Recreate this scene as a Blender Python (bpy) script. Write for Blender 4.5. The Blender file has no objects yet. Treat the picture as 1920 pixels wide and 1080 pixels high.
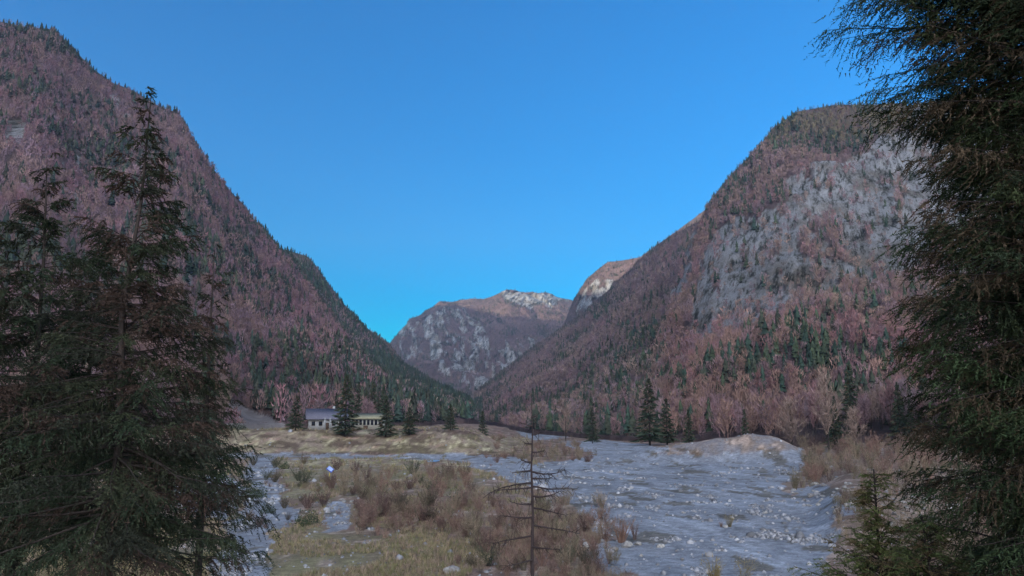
import bpy, math, random
import numpy as np
from mathutils import Vector
R = math.radians
random.seed(7)
RNG = np.random.default_rng(7)
S = bpy.context.scene
COL = S.collection

# ------------------------------------------------------------------ camera
FPX = 1500.0; HOR = 790.0; CAMH = 12.0
TH = math.atan((HOR - 540) / FPX)
cam = bpy.data.objects.new('camera', bpy.data.cameras.new('camera'))
COL.objects.link(cam)
cam.location = (0, 0, CAMH)
cam.rotation_euler = (R(90) + TH, 0, 0)
cam.data.sensor_width = 36.0
cam.data.lens = FPX / 1920 * 36
cam.data.clip_start = 0.2
cam.data.clip_end = 60000
S.camera = cam

# ------------------------------------------------------------------ light
SUN_EL = 10.0
SUN_FROM = (-0.80, -0.60)            # horizontal direction towards the sun
w = bpy.data.worlds.new('World'); S.world = w; w.use_nodes = True
nt = w.node_tree; bg = nt.nodes['Background']
sky = nt.nodes.new('ShaderNodeTexSky'); sky.sky_type = 'NISHITA'; sky.sun_disc = False
sky.sun_elevation = R(SUN_EL)
sky.sun_rotation = math.atan2(SUN_FROM[0], SUN_FROM[1])
sky.altitude = 800; sky.air_density = 1.1; sky.dust_density = 0.3; sky.ozone_density = 3.5
hs = nt.nodes.new('ShaderNodeHueSaturation'); hs.inputs['Saturation'].default_value = 3.1
hs.inputs['Hue'].default_value = 0.506
nt.links.new(sky.outputs[0], hs.inputs['Color'])
# fill glow added to the sky behind the viewer to brighten the shaded valley
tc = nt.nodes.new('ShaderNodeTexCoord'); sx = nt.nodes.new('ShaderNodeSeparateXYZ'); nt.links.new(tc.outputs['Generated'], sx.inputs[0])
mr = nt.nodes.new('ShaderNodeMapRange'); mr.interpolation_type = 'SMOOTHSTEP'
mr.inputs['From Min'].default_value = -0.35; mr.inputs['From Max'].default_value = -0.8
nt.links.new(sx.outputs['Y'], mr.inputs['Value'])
fill_mix = nt.nodes.new('ShaderNodeMix'); fill_mix.data_type = 'RGBA'
FILL_GLOW = (17.8, 17.6, 20.6)
fill_mix.inputs[7].default_value = (*FILL_GLOW, 1)
nt.links.new(mr.outputs[0], fill_mix.inputs[0]); nt.links.new(hs.outputs[0], fill_mix.inputs[6])
nt.links.new(fill_mix.outputs[2], bg.inputs[0])
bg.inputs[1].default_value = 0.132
sd = bpy.data.lights.new('sun', 'SUN'); sd.energy = 5.0; sd.angle = R(0.5); sd.color = (1, .82, .62)
so = bpy.data.objects.new('sun', sd); COL.objects.link(so)
v = Vector((SUN_FROM[0] * math.cos(R(SUN_EL)), SUN_FROM[1] * math.cos(R(SUN_EL)), math.sin(R(SUN_EL))))
so.rotation_euler = v.to_track_quat('Z', 'Y').to_euler()
S.view_settings.view_transform = 'Standard'; S.view_settings.look = 'None'
S.view_settings.gamma = 1; S.view_settings.use_curve_mapping = False
S.view_settings.exposure = 1.12
S.cycles.max_bounces = 4; S.cycles.diffuse_bounces = 2; S.cycles.glossy_bounces = 1
S.cycles.transparent_max_bounces = 4; S.cycles.volume_bounces = 0
S.cycles.use_adaptive_sampling = True

# ------------------------------------------------------------------ maths
CT, ST = math.cos(TH), math.sin(TH)
def at(px, py, D):
    """points whose forward distance is D, along the photo's pixel directions (arrays allowed)"""
    px = np.asarray(px, float); py = np.asarray(py, float); D = np.asarray(D, float)
    a = (px - 960) / FPX; b = (540 - py) / FPX
    dy = CT - b * ST; dz = ST + b * CT
    k = D / dy
    return np.stack(np.broadcast_arrays(a * k, D, CAMH + dz * k), -1)
def proj(P):
    x, y, z = P[..., 0], P[..., 1], P[..., 2] - CAMH
    f = y * CT + z * ST; u = -y * ST + z * CT
    f = np.where(f < 1e-3, 1e-3, f)
    return 960 + FPX * x / f, 540 - FPX * u / f
def gd(px, py, z=0.0):
    """ground point of height z under a photo pixel"""
    a = (px - 960) / FPX; b = (540 - py) / FPX
    dy = CT - b * ST; dz = ST + b * CT
    k = (z - CAMH) / dz
    return (a * k, dy * k, z)
def _h(ix, iy, iz, seed):
    h = (ix.astype(np.int64) * 374761393 + iy.astype(np.int64) * 668265263 + iz.astype(np.int64) * 2147483647 + seed * 974711) & 0xFFFFFFFF
    h = ((h ^ (h >> 13)) * 1274126177) & 0xFFFFFFFF
    h = ((h ^ (h >> 16)) * 2246822519) & 0xFFFFFFFF
    return ((h ^ (h >> 15)) & 0xFFFFFF) / float(0xFFFFFF)
def vn(x, y, z=None, seed=0):
    x = np.asarray(x, float); y = np.asarray(y, float)
    z = np.zeros_like(x) if z is None else np.asarray(z, float)
    ix, iy, iz = np.floor(x), np.floor(y), np.floor(z)
    fx, fy, fz = x - ix, y - iy, z - iz
    fx = fx * fx * (3 - 2 * fx); fy = fy * fy * (3 - 2 * fy); fz = fz * fz * (3 - 2 * fz)
    def c(a, b, d): return _h(ix + a, iy + b, iz + d, seed)
    def l(a, b, t): return a + (b - a) * t
    z0 = l(l(c(0,0,0), c(1,0,0), fx), l(c(0,1,0), c(1,1,0), fx), fy)
    z1 = l(l(c(0,0,1), c(1,0,1), fx), l(c(0,1,1), c(1,1,1), fx), fy)
    return l(z0, z1, fz) * 2 - 1
def fbm(x, y, z=None, oct=4, seed=0, gain=.5):
    s = 0; a = 1; t = 0; f = 1
    for i in range(oct):
        s = s + a * vn(np.asarray(x) * f, np.asarray(y) * f, None if z is None else np.asarray(z) * f, seed + i * 17)
        t += a; a *= gain; f *= 2.03
    return s / t
def inpoly(px, py, poly):
    ins = np.zeros(np.shape(px), bool); n = len(poly)
    for i in range(n):
        x1, y1 = poly[i]; x2, y2 = poly[(i + 1) % n]
        if y1 == y2: continue
        c = ((y1 > py) != (y2 > py)) & (px < (x2 - x1) * (py - y1) / (y2 - y1) + x1)
        ins ^= c
    return ins
def sstep(a, b, x):
    t = np.clip((x - a) / (b - a), 0, 1); return t * t * (3 - 2 * t)

# ------------------------------------------------------------------ materials
def mat(name, rough=.95, build=None, color=None, spec=.1):
    m = bpy.data.materials.new(name); m.use_nodes = True
    n = m.node_tree.nodes; p = n['Principled BSDF']
    p.inputs['Roughness'].default_value = rough
    p.inputs['Specular IOR Level'].default_value = spec
    if color: p.inputs['Base Color'].default_value = (*color, 1)
    if build: build(m.node_tree, p)
    return m
def noisy(nt, scale, detail=6, rough=.6, vec=None):
    t = nt.nodes.new('ShaderNodeTexNoise'); t.inputs['Scale'].default_value = scale
    t.inputs['Detail'].default_value = detail; t.inputs['Roughness'].default_value = rough
    if vec: nt.links.new(vec, t.inputs['Vector'])
    return t
def objco(nt, sc=(1, 1, 1), rz=0.0):
    tc = nt.nodes.new('ShaderNodeTexCoord'); mp = nt.nodes.new('ShaderNodeMapping')
    mp.inputs['Scale'].default_value = sc
    if rz:
        m2 = nt.nodes.new('ShaderNodeMapping'); m2.inputs['Rotation'].default_value = (0, 0, rz); nt.links.new(tc.outputs['Object'], m2.inputs[0])
        nt.links.new(m2.outputs[0], mp.inputs[0]); return mp.outputs[0]
    nt.links.new(tc.outputs['Object'], mp.inputs[0]); return mp.outputs[0]
def ramp(nt, fac, stops):
    r = nt.nodes.new('ShaderNodeValToRGB'); e = r.color_ramp.elements
    while len(e) < len(stops): e.new(.5)
    for k, (p, c) in zip(e, stops):
        k.position = p; k.color = (*c, 1)
    nt.links.new(fac, r.inputs[0]); return r.outputs[0]
def mix(nt, f, a, b, mode='MIX'):
    m = nt.nodes.new('ShaderNodeMix'); m.data_type = 'RGBA'; m.blend_type = mode
    for s, k in ((f, 0), (a, 6), (b, 7)):
        if isinstance(s, (int, float)): m.inputs[k].default_value = s
        elif isinstance(s, tuple): m.inputs[k].default_value = (*s, 1)
        else: nt.links.new(s, m.inputs[k])
    return m.outputs[2]
def attr(nt, nm, out='Color'):
    a = nt.nodes.new('ShaderNodeAttribute'); a.attribute_name = nm; return a.outputs[out]
def bump(nt, p, h, dist, st=1.0):
    b = nt.nodes.new('ShaderNodeBump'); b.inputs['Distance'].default_value = dist; b.inputs['Strength'].default_value = st
    nt.links.new(h, b.inputs['Height']); nt.links.new(b.outputs[0], p.inputs['Normal'])

def _ground(nt, p):
    co = objco(nt)
    n1 = noisy(nt, .9, 8, .7, co); n2 = noisy(nt, .12, 5, .6, objco(nt, (1, .5, 1))); n3 = noisy(nt, 5, 4, .7, co)
    v1 = ramp(nt, n1.outputs[0], [(.3, (.55,) * 3), (.7, (1.45,) * 3)])
    v2 = ramp(nt, n2.outputs[0], [(.3, (.8, .78, .76)), (.7, (1.2, 1.22, 1.24))])
    v3 = ramp(nt, n3.outputs[0], [(.3, (.7,) * 3), (.72, (1.35,) * 3)])
    c = mix(nt, 1.0, attr(nt, 'col'), v1, 'MULTIPLY'); c = mix(nt, 1.0, c, v2, 'MULTIPLY'); c = mix(nt, 1.0, c, v3, 'MULTIPLY')
    nt.links.new(c, p.inputs['Base Color']); bump(nt, p, n1.outputs[0], .5, .6)
M_ground = mat('ground_mat', .95, _ground)
def _hill(nt, p):
    n1 = noisy(nt, .05, 8, .65, objco(nt, (1, 1, .5)))
    n2 = noisy(nt, .075, 10, .8, objco(nt, (1.3, .18, .42), .38))
    n4 = noisy(nt, .012, 4, .6, objco(nt, (1, .3, 1.6)))
    soil = mix(nt, 1.0, attr(nt, 'col'), ramp(nt, n1.outputs[0], [(.3, (.6,) * 3), (.7, (1.4,) * 3)]), 'MULTIPLY')
    rock = ramp(nt, n2.outputs[0], [(.40, (.03, .035, .025)), (.445, (.13, .13, .10)), (.475, (.27, .275, .25)), (.58, (.44, .45, .43)), (.64, (.22, .19, .14))])
    rock = mix(nt, 1.0, rock, ramp(nt, n4.outputs[0], [(.35, (.62, .55, .45)), (.5, (1, 1, 1)), (.7, (1.2, 1.2, 1.2))]), 'MULTIPLY')
    c = mix(nt, attr(nt, 'rock', 'Fac'), soil, rock)
    nt.links.new(c, p.inputs['Base Color']); bump(nt, p, n2.outputs[0], 25, 1)
M_hill = mat('hillside_mat', .95, _hill)
def _vc(nt, p):
    nt.links.new(attr(nt, 'col'), p.inputs['Base Color'])
M_vc = mat('foliage_mat', .9, _vc)
def _bark(nt, p):
    n = noisy(nt, 6, 6, .7, objco(nt, (1, 1, .2)))
    nt.links.new(ramp(nt, n.outputs[0], [(.3, (.016, .014, .012)), (.7, (.06, .05, .042))]), p.inputs['Base Color']); bump(nt, p, n.outputs[0], .03)
M_bark = mat('bark_mat', .95, _bark)
def _stone(nt, p):
    n = noisy(nt, 2.2, 8, .7, objco(nt)); oi = nt.nodes.new('ShaderNodeObjectInfo')
    base = ramp(nt, n.outputs[0], [(.25, (.09, .09, .08)), (.5, (.25, .245, .22)), (.75, (.42, .41, .38))])
    nt.links.new(mix(nt, 1.0, base, ramp(nt, oi.outputs['Random'], [(0, (.7, .68, .66)), (1, (1.25, 1.25, 1.2))]), 'MULTIPLY'), p.inputs['Base Color'])
    bump(nt, p, n.outputs[0], .12)
M_stone = mat('stone_mat', .9, _stone)

# ------------------------------------------------------------------ mesh helpers
def mesh_np(name, V, F, m, cols=None, rock=None, smooth=False, parent=None, loc=None):
    V = np.asarray(V, np.float32); F = np.asarray(F, np.int32); k = F.shape[1]
    me = bpy.data.meshes.new(name)
    me.vertices.add(len(V)); me.vertices.foreach_set('co', V.ravel())
    me.loops.add(F.size); me.loops.foreach_set('vertex_index', F.ravel())
    me.polygons.add(len(F)); me.polygons.foreach_set('loop_start', np.arange(0, F.size, k, dtype=np.int32))
    if smooth: me.polygons.foreach_set('use_smooth', np.ones(len(F), bool))
    if cols is not None:
        a = me.attributes.new('col', 'FLOAT_COLOR', 'POINT')
        a.data.foreach_set('color', np.c_[np.clip(cols, 0, 1), np.ones(len(V))].astype(np.float32).ravel())
    if rock is not None:
        a = me.attributes.new('rock', 'FLOAT', 'POINT'); a.data.foreach_set('value', rock.astype(np.float32).ravel())
    me.update(calc_edges=True)
    me.materials.append(m)
    if name is None: return me
    o = bpy.data.objects.new(name, me); COL.objects.link(o)
    if parent: o.parent = parent
    if loc is not None: o.location = loc
    return o
def tag(o, label=None, cat=None, group=None, kind=None):
    if label: o['label'] = label
    if cat: o['category'] = cat
    if group: o['group'] = group
    if kind: o['kind'] = kind
    return o
def empty(name, loc, rz=0.0):
    o = bpy.data.objects.new(name, None); COL.objects.link(o)
    o.empty_display_size = .1; o.location = [float(q) for q in loc]; o.rotation_euler = (0, 0, rz); return o
def grid_faces(nr, nc):
    i = np.arange(nr - 1)[:, None] * nc + np.arange(nc - 1)[None]
    return np.stack([i, i + 1, i + nc + 1, i + nc], -1).reshape(-1, 4)
def tube(pts, radii, sides=6):
    """one tapered tube -> V, F(tri)"""
    pts = np.asarray(pts, float); n = len(pts)
    t = np.gradient(pts, axis=0); t /= np.linalg.norm(t, axis=1)[:, None] + 1e-9
    ref = np.array([.31, .17, .93]) if abs(t[0, 2]) < .9 else np.array([1., .1, 0])
    a = np.cross(t, ref); a /= np.linalg.norm(a, axis=1)[:, None] + 1e-9; b = np.cross(t, a)
    th = np.linspace(0, 2 * np.pi, sides, endpoint=False)
    r = np.asarray(radii, float)[:, None, None]
    V = (pts[:, None] + r * (np.cos(th)[None, :, None] * a[:, None] + np.sin(th)[None, :, None] * b[:, None])).reshape(-1, 3)
    F = []
    for i in range(n - 1):
        for j in range(sides):
            p, q = i * sides + j, i * sides + (j + 1) % sides
            F += [(p, q, q + sides), (p, q + sides, p + sides)]
    return V, np.array(F)
class MB:
    def __init__(s): s.V = []; s.F = []; s.C = []; s.n = 0
    def add(s, V, F, c=None):
        V = np.asarray(V, float); s.V.append(V); s.F.append(np.asarray(F) + s.n); s.n += len(V)
        if c is not None: s.C.append(np.broadcast_to(c, V.shape))
    def build(s, name, m, parent=None, loc=None, smooth=False):
        return mesh_np(name, np.concatenate(s.V), np.concatenate(s.F), m, np.concatenate(s.C) if s.C else None, None, smooth, parent, loc)
BOXF = np.array([(0,2,1),(0,3,2),(4,5,6),(4,6,7),(0,1,5),(0,5,4),(1,2,6),(1,6,5),(2,3,7),(2,7,6),(3,0,4),(3,4,7)])
def box(x0, x1, y0, y1, z0, z1):
    return np.array([(x0,y0,z0),(x1,y0,z0),(x1,y1,z0),(x0,y1,z0),(x0,y0,z1),(x1,y0,z1),(x1,y1,z1),(x0,y1,z1)], float), BOXF

# ------------------------------------------------------------------ ground
BANK = lambda x, y: None
def ground_z(x, y):
    x = np.asarray(x, float); y = np.asarray(y, float)
    yy = np.maximum(y, 1)
    t = x / yy
    amp = sstep(10, 60, yy)
    z = .55 * fbm(x / 38, y / 50, seed=3, oct=4) * amp
    # braided channels run away from the camera
    z += .22 * fbm(x / 6 + y / 30, y / 26, seed=9, oct=3) * amp
    z -= .5 * sstep(-.05, .1, t) * sstep(.5, .3, t) * sstep(40, 90, yy)
    # terrace on the left that carries the houses
    wl = sstep(0.0, -.07, t + .035 * fbm(y / 60, x / 60, seed=4))
    z += wl * 8.5 * sstep(282, 330, y + 14 * fbm(x / 30, y / 60, seed=5))
    # gravel mound by the right bank
    mx, my = 82, 262
    z += 6.2 * np.exp(-(((x - mx) / 13) ** 2 + ((y - my) / 26) ** 2)) 
    z += 3.5 * np.exp(-(((x - 58) / 16) ** 2 + ((y - 285) / 20) ** 2))
    z += 4.0 * np.exp(-(((x - 66) / 16) ** 2 + ((y - 262) / 18) ** 2)) + 1.8 * np.exp(-(((x - 48) / 14) ** 2 + ((y - 268) / 16) ** 2))
    z += (1.3 * fbm(x / 9, y / 12, seed=14, oct=3)) * np.exp(-(((x - 74) / 26) ** 2 + ((y - 262) / 30) ** 2))
    # right bank
    edge = .36 + .025 * fbm(y / 20, y * 0 + 4, seed=6)
    z += 2.6 * sstep(edge, edge + .06, t) * sstep(70, 110, yy) + 6 * sstep(.42, .62, t) * sstep(100, 260, yy)
    # left side rises toward the mountain
    z += 5 * sstep(-.4, -.75, t) * sstep(60, 250, yy)
    return z
P_GRAV = [[(1050,828),(1130,824),(1200,833),(1290,842),(1420,845),(1505,838),(1512,870),(1465,915),(1490,940),(1560,955),(1575,1010),(1530,1060),(1545,1100),(1600,1400),
           (1290,1400),(1180,1085),(1190,1045),(1150,1000),(1095,962),(1050,935),(985,915),(930,890),(1000,870),(1075,862),(1120,852),(1060,836)],
          [(380,852),(560,850),(700,852),(860,850),(960,858),(1050,880),(1000,905),(930,888),(840,862),(700,858),(560,859),(380,858)],
          [(468,858),(516,858),(520,905),(545,940),(560,965),(552,995),(505,1004),(500,1080),(520,1400),(330,1400),(385,1080),(420,1010),(470,960),(462,905)],
          [(612,940),(655,945),(660,985),(625,992),(608,965)],
          [(300,905),(420,890),(470,920),(440,975),(330,950)],
          [(1490,915),(1530,905),(1600,925),(1620,960),(1560,965),(1480,940)],
          [(960,798),(1025,797),(1070,820),(1000,826),(975,815)],
          [(1100,1040),(1190,1010),(1290,1060),(1260,1090),(1120,1080)]]
P_MOUND = [(1225,850),(1300,828),(1400,806),(1450,800),(1492,808),(1500,842),(1440,848),(1330,852)]
P_GREEN = [[(500,985),(620,990),(830,1000),(850,1050),(800,1400),(480,1400),(495,1010)], [(0,965),(390,1000),(380,1400),(-200,1400),(-200,965)],
           [(530,870),(700,868),(930,880),(900,925),(680,935),(540,930)]]
P_STRAW = [[(330,800),(600,800),(1000,822),(960,852),(600,848),(350,848)], [(700,855),(860,862),(930,884),(690,870),(520,880),(520,862)]]
P_RED = [[(860,920),(1150,950),(1180,1060),(1120,1400),(860,1400),(830,1010)], [(680,890),(880,905),(880,1000),(660,1000)], [(1500,790),(1960,830),(1960,900),(1500,895)],
         [(920,800),(1060,825),(1120,850),(1040,868),(940,850)], [(1225,835),(1500,780),(1500,806),(1400,806),(1300,826)]]
def ground_cols(x, y, z):
    px, py = proj(np.stack([x, y, z], -1))
    dd = np.clip(np.abs(py - HOR), 6, 200) / 100
    px = px + 14 * dd * fbm(x / 3.5, y / 5, seed=21, oct=3) + 14 * dd * fbm(x / 12, y / 18, seed=22, oct=2)
    py = py + 9 * dd * fbm(x / 5, y / 8, seed=23, oct=3)
    infr = y > 20
    n = (fbm(x / 9, y / 14, seed=31, oct=4) + 1) / 2
    n2 = (fbm(x / 2, y / 4, seed=32, oct=3) + 1) / 2
    brown = np.array([.19, .15, .10]); red = np.array([.19, .125, .09]); green = np.array([.20, .175, .09]); straw = np.array([.22, .165, .115])
    grav = np.array([.25, .265, .265]); dgrav = np.array([.185, .195, .195])
    c = brown + (red - brown) * n[..., None]
    def put(polys, a, b):
        nonlocal c
        m = np.zeros(x.shape, bool)
        for q in polys: m |= inpoly(px, py, q)
        m &= infr
        t = sstep(.3, .7, n2 * .6 + n * .4)[..., None]
        c = np.where(m[..., None], a + (b - a) * t, c)
        return m
    put(P_RED, red, brown * .9); put(P_GREEN, green, straw * .8); put(P_STRAW, straw, green * 1.2)
    g = put(P_GRAV, grav, dgrav)
    mm = put([P_MOUND], dgrav * np.array([1, .92, .88]), straw * 1.1)
    ter = infr & (y > 280) & ~g
    k9 = fbm(x / 9, y / 4, seed=36, oct=4)
    c = np.where((ter & (k9 > .12))[..., None], c * np.array([.55, .52, .5]), c); c = np.where((ter & (k9 < -.3))[..., None], c * np.array([1.25, 1.1, 1.15]), c)
    # stony cobbles showing through around the gravel, weeds within it
    sp = (n2 > .66) & ~g; c = np.where(sp[..., None] & infr[..., None], c * 1.5 + .03, c)
    wd = (fbm(x / 3, y / 9, seed=41, oct=4) > .33) & g; c = np.where(wd[..., None], c * np.array([.62, .55, .45]), c)
    st = np.abs(fbm(x / 5 + y / 22, y / 60, seed=43, oct=3)) < .035
    c = np.where((st & g)[..., None], c * 1.35, c)
    return c, g | mm
nd, nx = 760, 620
ts = np.linspace(0, 1, nd)
ys = np.concatenate([[-6000, -3000, -1200, -400, -120, -50], -20 + 20 * np.exp(ts * math.log(7700 / 20.0))])
tt = np.linspace(-1, 1, nx); tt = tt * (.75 + .9 * np.abs(tt) ** 3)
T, Y = np.meshgrid(tt, ys)
X = T * (np.where(Y > 0, Y, -Y * 2) + 40)
Z = ground_z(X, Y)
Cg, gmask = ground_cols(X, Y, Z)
g = mesh_np('ground', np.stack([X, Y, Z], -1).reshape(-1, 3), grid_faces(len(ys), nx), M_ground, Cg.reshape(-1, 3), smooth=True)
tag(g, kind='structure')

# ------------------------------------------------------------------ hillsides
class Loft: pass
TRACK = [(415, 750), (436, 750), (470, 768), (530, 792), (560, 812), (470, 812), (425, 800)]
def loft(name, ridge, foot, x0, x1, step, rows, p=1.25, amp=30, seed=0, rockf=None, soil=(.15, .115, .10), back=(900, 500)):
    rid = np.array(ridge, float); ft = np.array(foot, float)
    px = np.arange(x0, x1 + step, step, float)
    ry = np.interp(px, rid[:, 0], rid[:, 1]); rD = np.interp(px, rid[:, 0], rid[:, 2])
    fy = np.interp(px, ft[:, 0], ft[:, 1]); fD = np.interp(px, ft[:, 0], ft[:, 2])
    ry = np.minimum(ry, fy)
    vv = np.linspace(0, 1, rows)[:, None]
    D = fD + (rD - fD) * vv ** p
    py = fy + (ry - fy) * vv
    PX = np.broadcast_to(px, D.shape)
    P = at(PX, py, D)
    rock = np.zeros(D.shape)
    if rockf is not None: rock = rockf(PX, py, P)
    wgt = sstep(0, .15, vv) * (1 - .75 * sstep(.8, 1, vv))
    hgt = np.clip((P[-1:, :, 2] - P[:1, :, 2]) / 300, .05, 1)
    disp = amp * wgt * hgt * (fbm(P[..., 0] / 260, P[..., 1] / 330, P[..., 2] / 400, seed=seed, oct=5))
    gul = -np.abs(vn(P[..., 0] / 90 + P[..., 1] / 140, P[..., 2] / 500, seed=seed + 5)) * amp * .55 * wgt * hgt
    P = P.copy(); P[..., 2] += disp + gul
    # rock faces step in and out towards the valley
    rk = rock * (10 * fbm((P[..., 0] * .93 - P[..., 1] * .37) / 24, P[..., 2] / 80, seed=seed + 9, oct=4) + 26 * fbm((P[..., 0] * .93 - P[..., 1] * .37) / 70, P[..., 2] / 90, seed=seed + 8, oct=3))
    sc = np.clip(D / 1200, .5, 3)
    P[..., 1] += rk * sc * 1.2
    P[..., 2] += .1 * rk * sc
    # far side of the ridge
    top = P[-1]
    bk = []
    for q in (.1, .35, 1):
        b = top.copy(); b[:, 1] += back[0] * q; b[:, 0] *= 1 + back[0] * q / np.maximum(top[:, 1], 1); b[:, 2] -= back[1] * q ** 1.2 
        bk.append(b)
    low = P[:1].copy(); low[..., 2] -= 40
    A = np.concatenate([low, P, np.stack(bk)])
    rA = np.concatenate([rock[:1], rock, np.repeat(rock[-1:], 3, 0)])
    n = (fbm(A[..., 0] / 120, A[..., 1] / 150, A[..., 2] / 90, seed=seed + 3, oct=3) + 1) / 2
    c = np.array(soil) * (.7 + .7 * n[..., None]) * np.array([1.0, .95, .95])
    if name == 'hillside_near':
        qx, qy = proj(A); qx = qx + 3 * fbm(A[..., 0] / 4, A[..., 2] / 3, seed=5); tr_ = inpoly(qx, qy, TRACK) & (A[..., 1] > 100)
        c = np.where(tr_[..., None], np.array([.34, .32, .30]) * (.8 + .4 * n[..., None]), c)
    o = mesh_np(name, A.reshape(-1, 3), grid_faces(A.shape[0], A.shape[1]), M_hill, c.reshape(-1, 3), rA.reshape(-1), smooth=True)
    tag(o, kind='structure')
    L = Loft(); L.P = P; L.rock = rock; L.PX = PX; L.py = py; L.D = D
    return L
def rock_r1(px, py, P):
    jx = px + 16 * fbm(px / 30, py / 40, seed=51, oct=4); jy = py + 20 * fbm(px / 30, py / 40, seed=52, oct=4)
    m = inpoly(jx, jy, [(1325,455),(1375,400),(1465,385),(1480,325),(1555,290),(1640,268),(1730,225),(1790,300),(1740,480),(1660,505),(1600,525),(1560,562),(1450,590),(1370,625),(1305,640),(1285,600),(1312,560),(1315,500)])
    m |= inpoly(jx, jy, [(1290,430),(1306,430),(1300,500),(1290,560),(1262,560),(1280,500)])
    m |= inpoly(jx, jy, [(1700,190),(2000,150),(2100,500),(1800,520)])
    veg = (inpoly(jx, jy, [(1490,440),(1540,400),(1620,430),(1600,480),(1520,490)]))
    k = fbm(px / 11, py / 24, seed=53, oct=5, gain=.62)
    r = m & (k < .40) & ~(veg & (k > .0))
    r |= inpoly(jx, jy, [(1270,600),(1390,590),(1560,560),(1560,590),(1400,625),(1290,640)]) & (k < -.18)
    return r.astype(float)
def rock_f(px, py, P):
    jx = px + 5 * fbm(px / 8, py / 8, seed=61, oct=3); jy = py + 5 * fbm(px / 8, py / 8, seed=62, oct=3)
    m = inpoly(jx, jy, [(934,548),(955,541),(985,548),(1010,550),(1042,552),(1030,572),(990,574),(955,566)])
    k = fbm((px + py * .5) / 20, (py - px * .75) / 9, seed=63, oct=4)
    zone = inpoly(px, py, [(740,612),(790,600),(860,575),(900,600),(920,640),(880,700),(840,700),(800,690),(750,650)])
    z2 = inpoly(px, py, [(905,640),(1000,625),(1010,660),(960,700),(880,735),(860,720)])
    m |= zone & (k > -.02); m |= z2 & (k > .04)
    m |= inpoly(jx, jy, [(1000,548),(1068,562),(1060,580),(1020,575)]) & (k > -.05)
    return m.astype(float)
def rock_r3(px, py, P):
    k = fbm(px / 12, py / 14, seed=71, oct=3)
    return (inpoly(px, py, [(1078,580),(1095,545),(1125,520),(1150,525),(1125,570),(1100,590)]) & (k > -.15)).astype(float)
def rock_l1(px, py, P):
    k = fbm(px / 18, py / 30, seed=81, oct=3)
    return ((inpoly(px, py, [(10,205),(50,200),(45,250),(5,255)]) & (k > -.2)) | ((k > .52) & (py < 600))).astype(float)
def rock_r2(px, py, P):
    k = fbm(px / 18, py / 26, seed=85, oct=4)
    return (inpoly(px, py, [(1255,530),(1300,520),(1310,590),(1265,580)]) & (k > -.05)).astype(float)
L1 = loft('hillside_near', [(-1500,-500,1500),(-500,-150,1450),(-200,0,1400),(0,38,1400),(100,55,1420),(130,80,1430),(180,128,1450),(215,155,1470),(280,178,1500),(335,205,1520),(362,248,1550),(400,308,1600),(450,378,1680),(480,422,1720),(520,464,1780),(545,480,1820),(600,560,1850),(680,660,1850),(760,730,1700),(840,776,1400),(1000,800,1400)],
    [(-1500,1000,120),(-500,870,200),(0,815,300),(330,797,345),(600,794,400),(800,792,650),(860,792,1200),(1000,800,1390)], -1300, 850, 3, 260, 1.25, 75, 1, rock_l1)
L2 = loft('ridge_behind', [(300,400,2300),(480,450,2300),(530,468,2350),(575,480,2400),(598,505,2450),(640,566,2600),(690,616,2850),(730,644,3100),(762,685,3000),(820,719,2700),(880,746,2200),(905,790,1700)],
    [(300,700,1900),(600,745,1500),(800,780,1200),(870,786,1250),(905,792,1650)], 420, 904, 3, 150, 1.1, 25, 11)
FM = loft('far_mountain', [(560,760,6500),(690,690,6500),(735,637,6500),(770,598,6500),(825,565,6500),(870,561,6500),(905,562,6450),(932,549,6400),(950,541,6400),(985,546,6400),(1020,549,6400),(1070,562,6450),(1150,600,6500),(1400,680,6500)],
    [(560,770,4200),(740,768,4200),(880,765,4200),(1400,765,4200)], 600, 1320, 1.5, 170, 1.2, 130, 21, rock_f, back=(1000, 500))
R3 = loft('sunlit_shoulder', [(980,690,4600),(1040,640,4600),(1062,596,4600),(1075,562,4500),(1100,523,4400),(1140,492,4300),(1200,482,4200),(1260,440,4200),(1400,330,4200)],
    [(980,740,4000),(1100,745,3600),(1400,745,3600)], 1000, 1395, 2, 150, 1.2, 40, 31, rock_r3, back=(1500, 700))
R2 = loft('wooded_slope', [(886,790,2600),(890,735,3200),(940,697,3400),(1000,648,3400),(1080,597,3200),(1150,533,2900),(1200,485,2600),(1235,456,2450),(1270,432,2350),(1310,411,2250),(1400,360,2200),(1600,340,2200)],
    [(886,792,2500),(930,792,1500),(960,800,1100),(1000,806,800),(1100,815,600),(1200,822,500),(1400,822,480),(1600,820,460)], 887, 1500, 3, 230, 1.3, 40, 41, rock_r2)
R1 = loft('cliff_mountain', [(1200,720,1300),(1260,560,1400),(1295,445,1520),(1330,378,1540),(1370,328,1560),(1420,272,1580),(1450,237,1600),(1490,206,1620),(1560,197,1640),(1640,195,1650),(1700,190,1650),(1900,160,1600),(2400,0,1500),(3200,-200,1400)],
    [(1200,818,500),(1300,824,470),(1400,822,440),(1500,818,400),(1700,825,330),(2000,850,230),(3200,1000,130)], 1205, 3000, 2.5, 300, 1.2, 34, 51, rock_r1)

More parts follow.
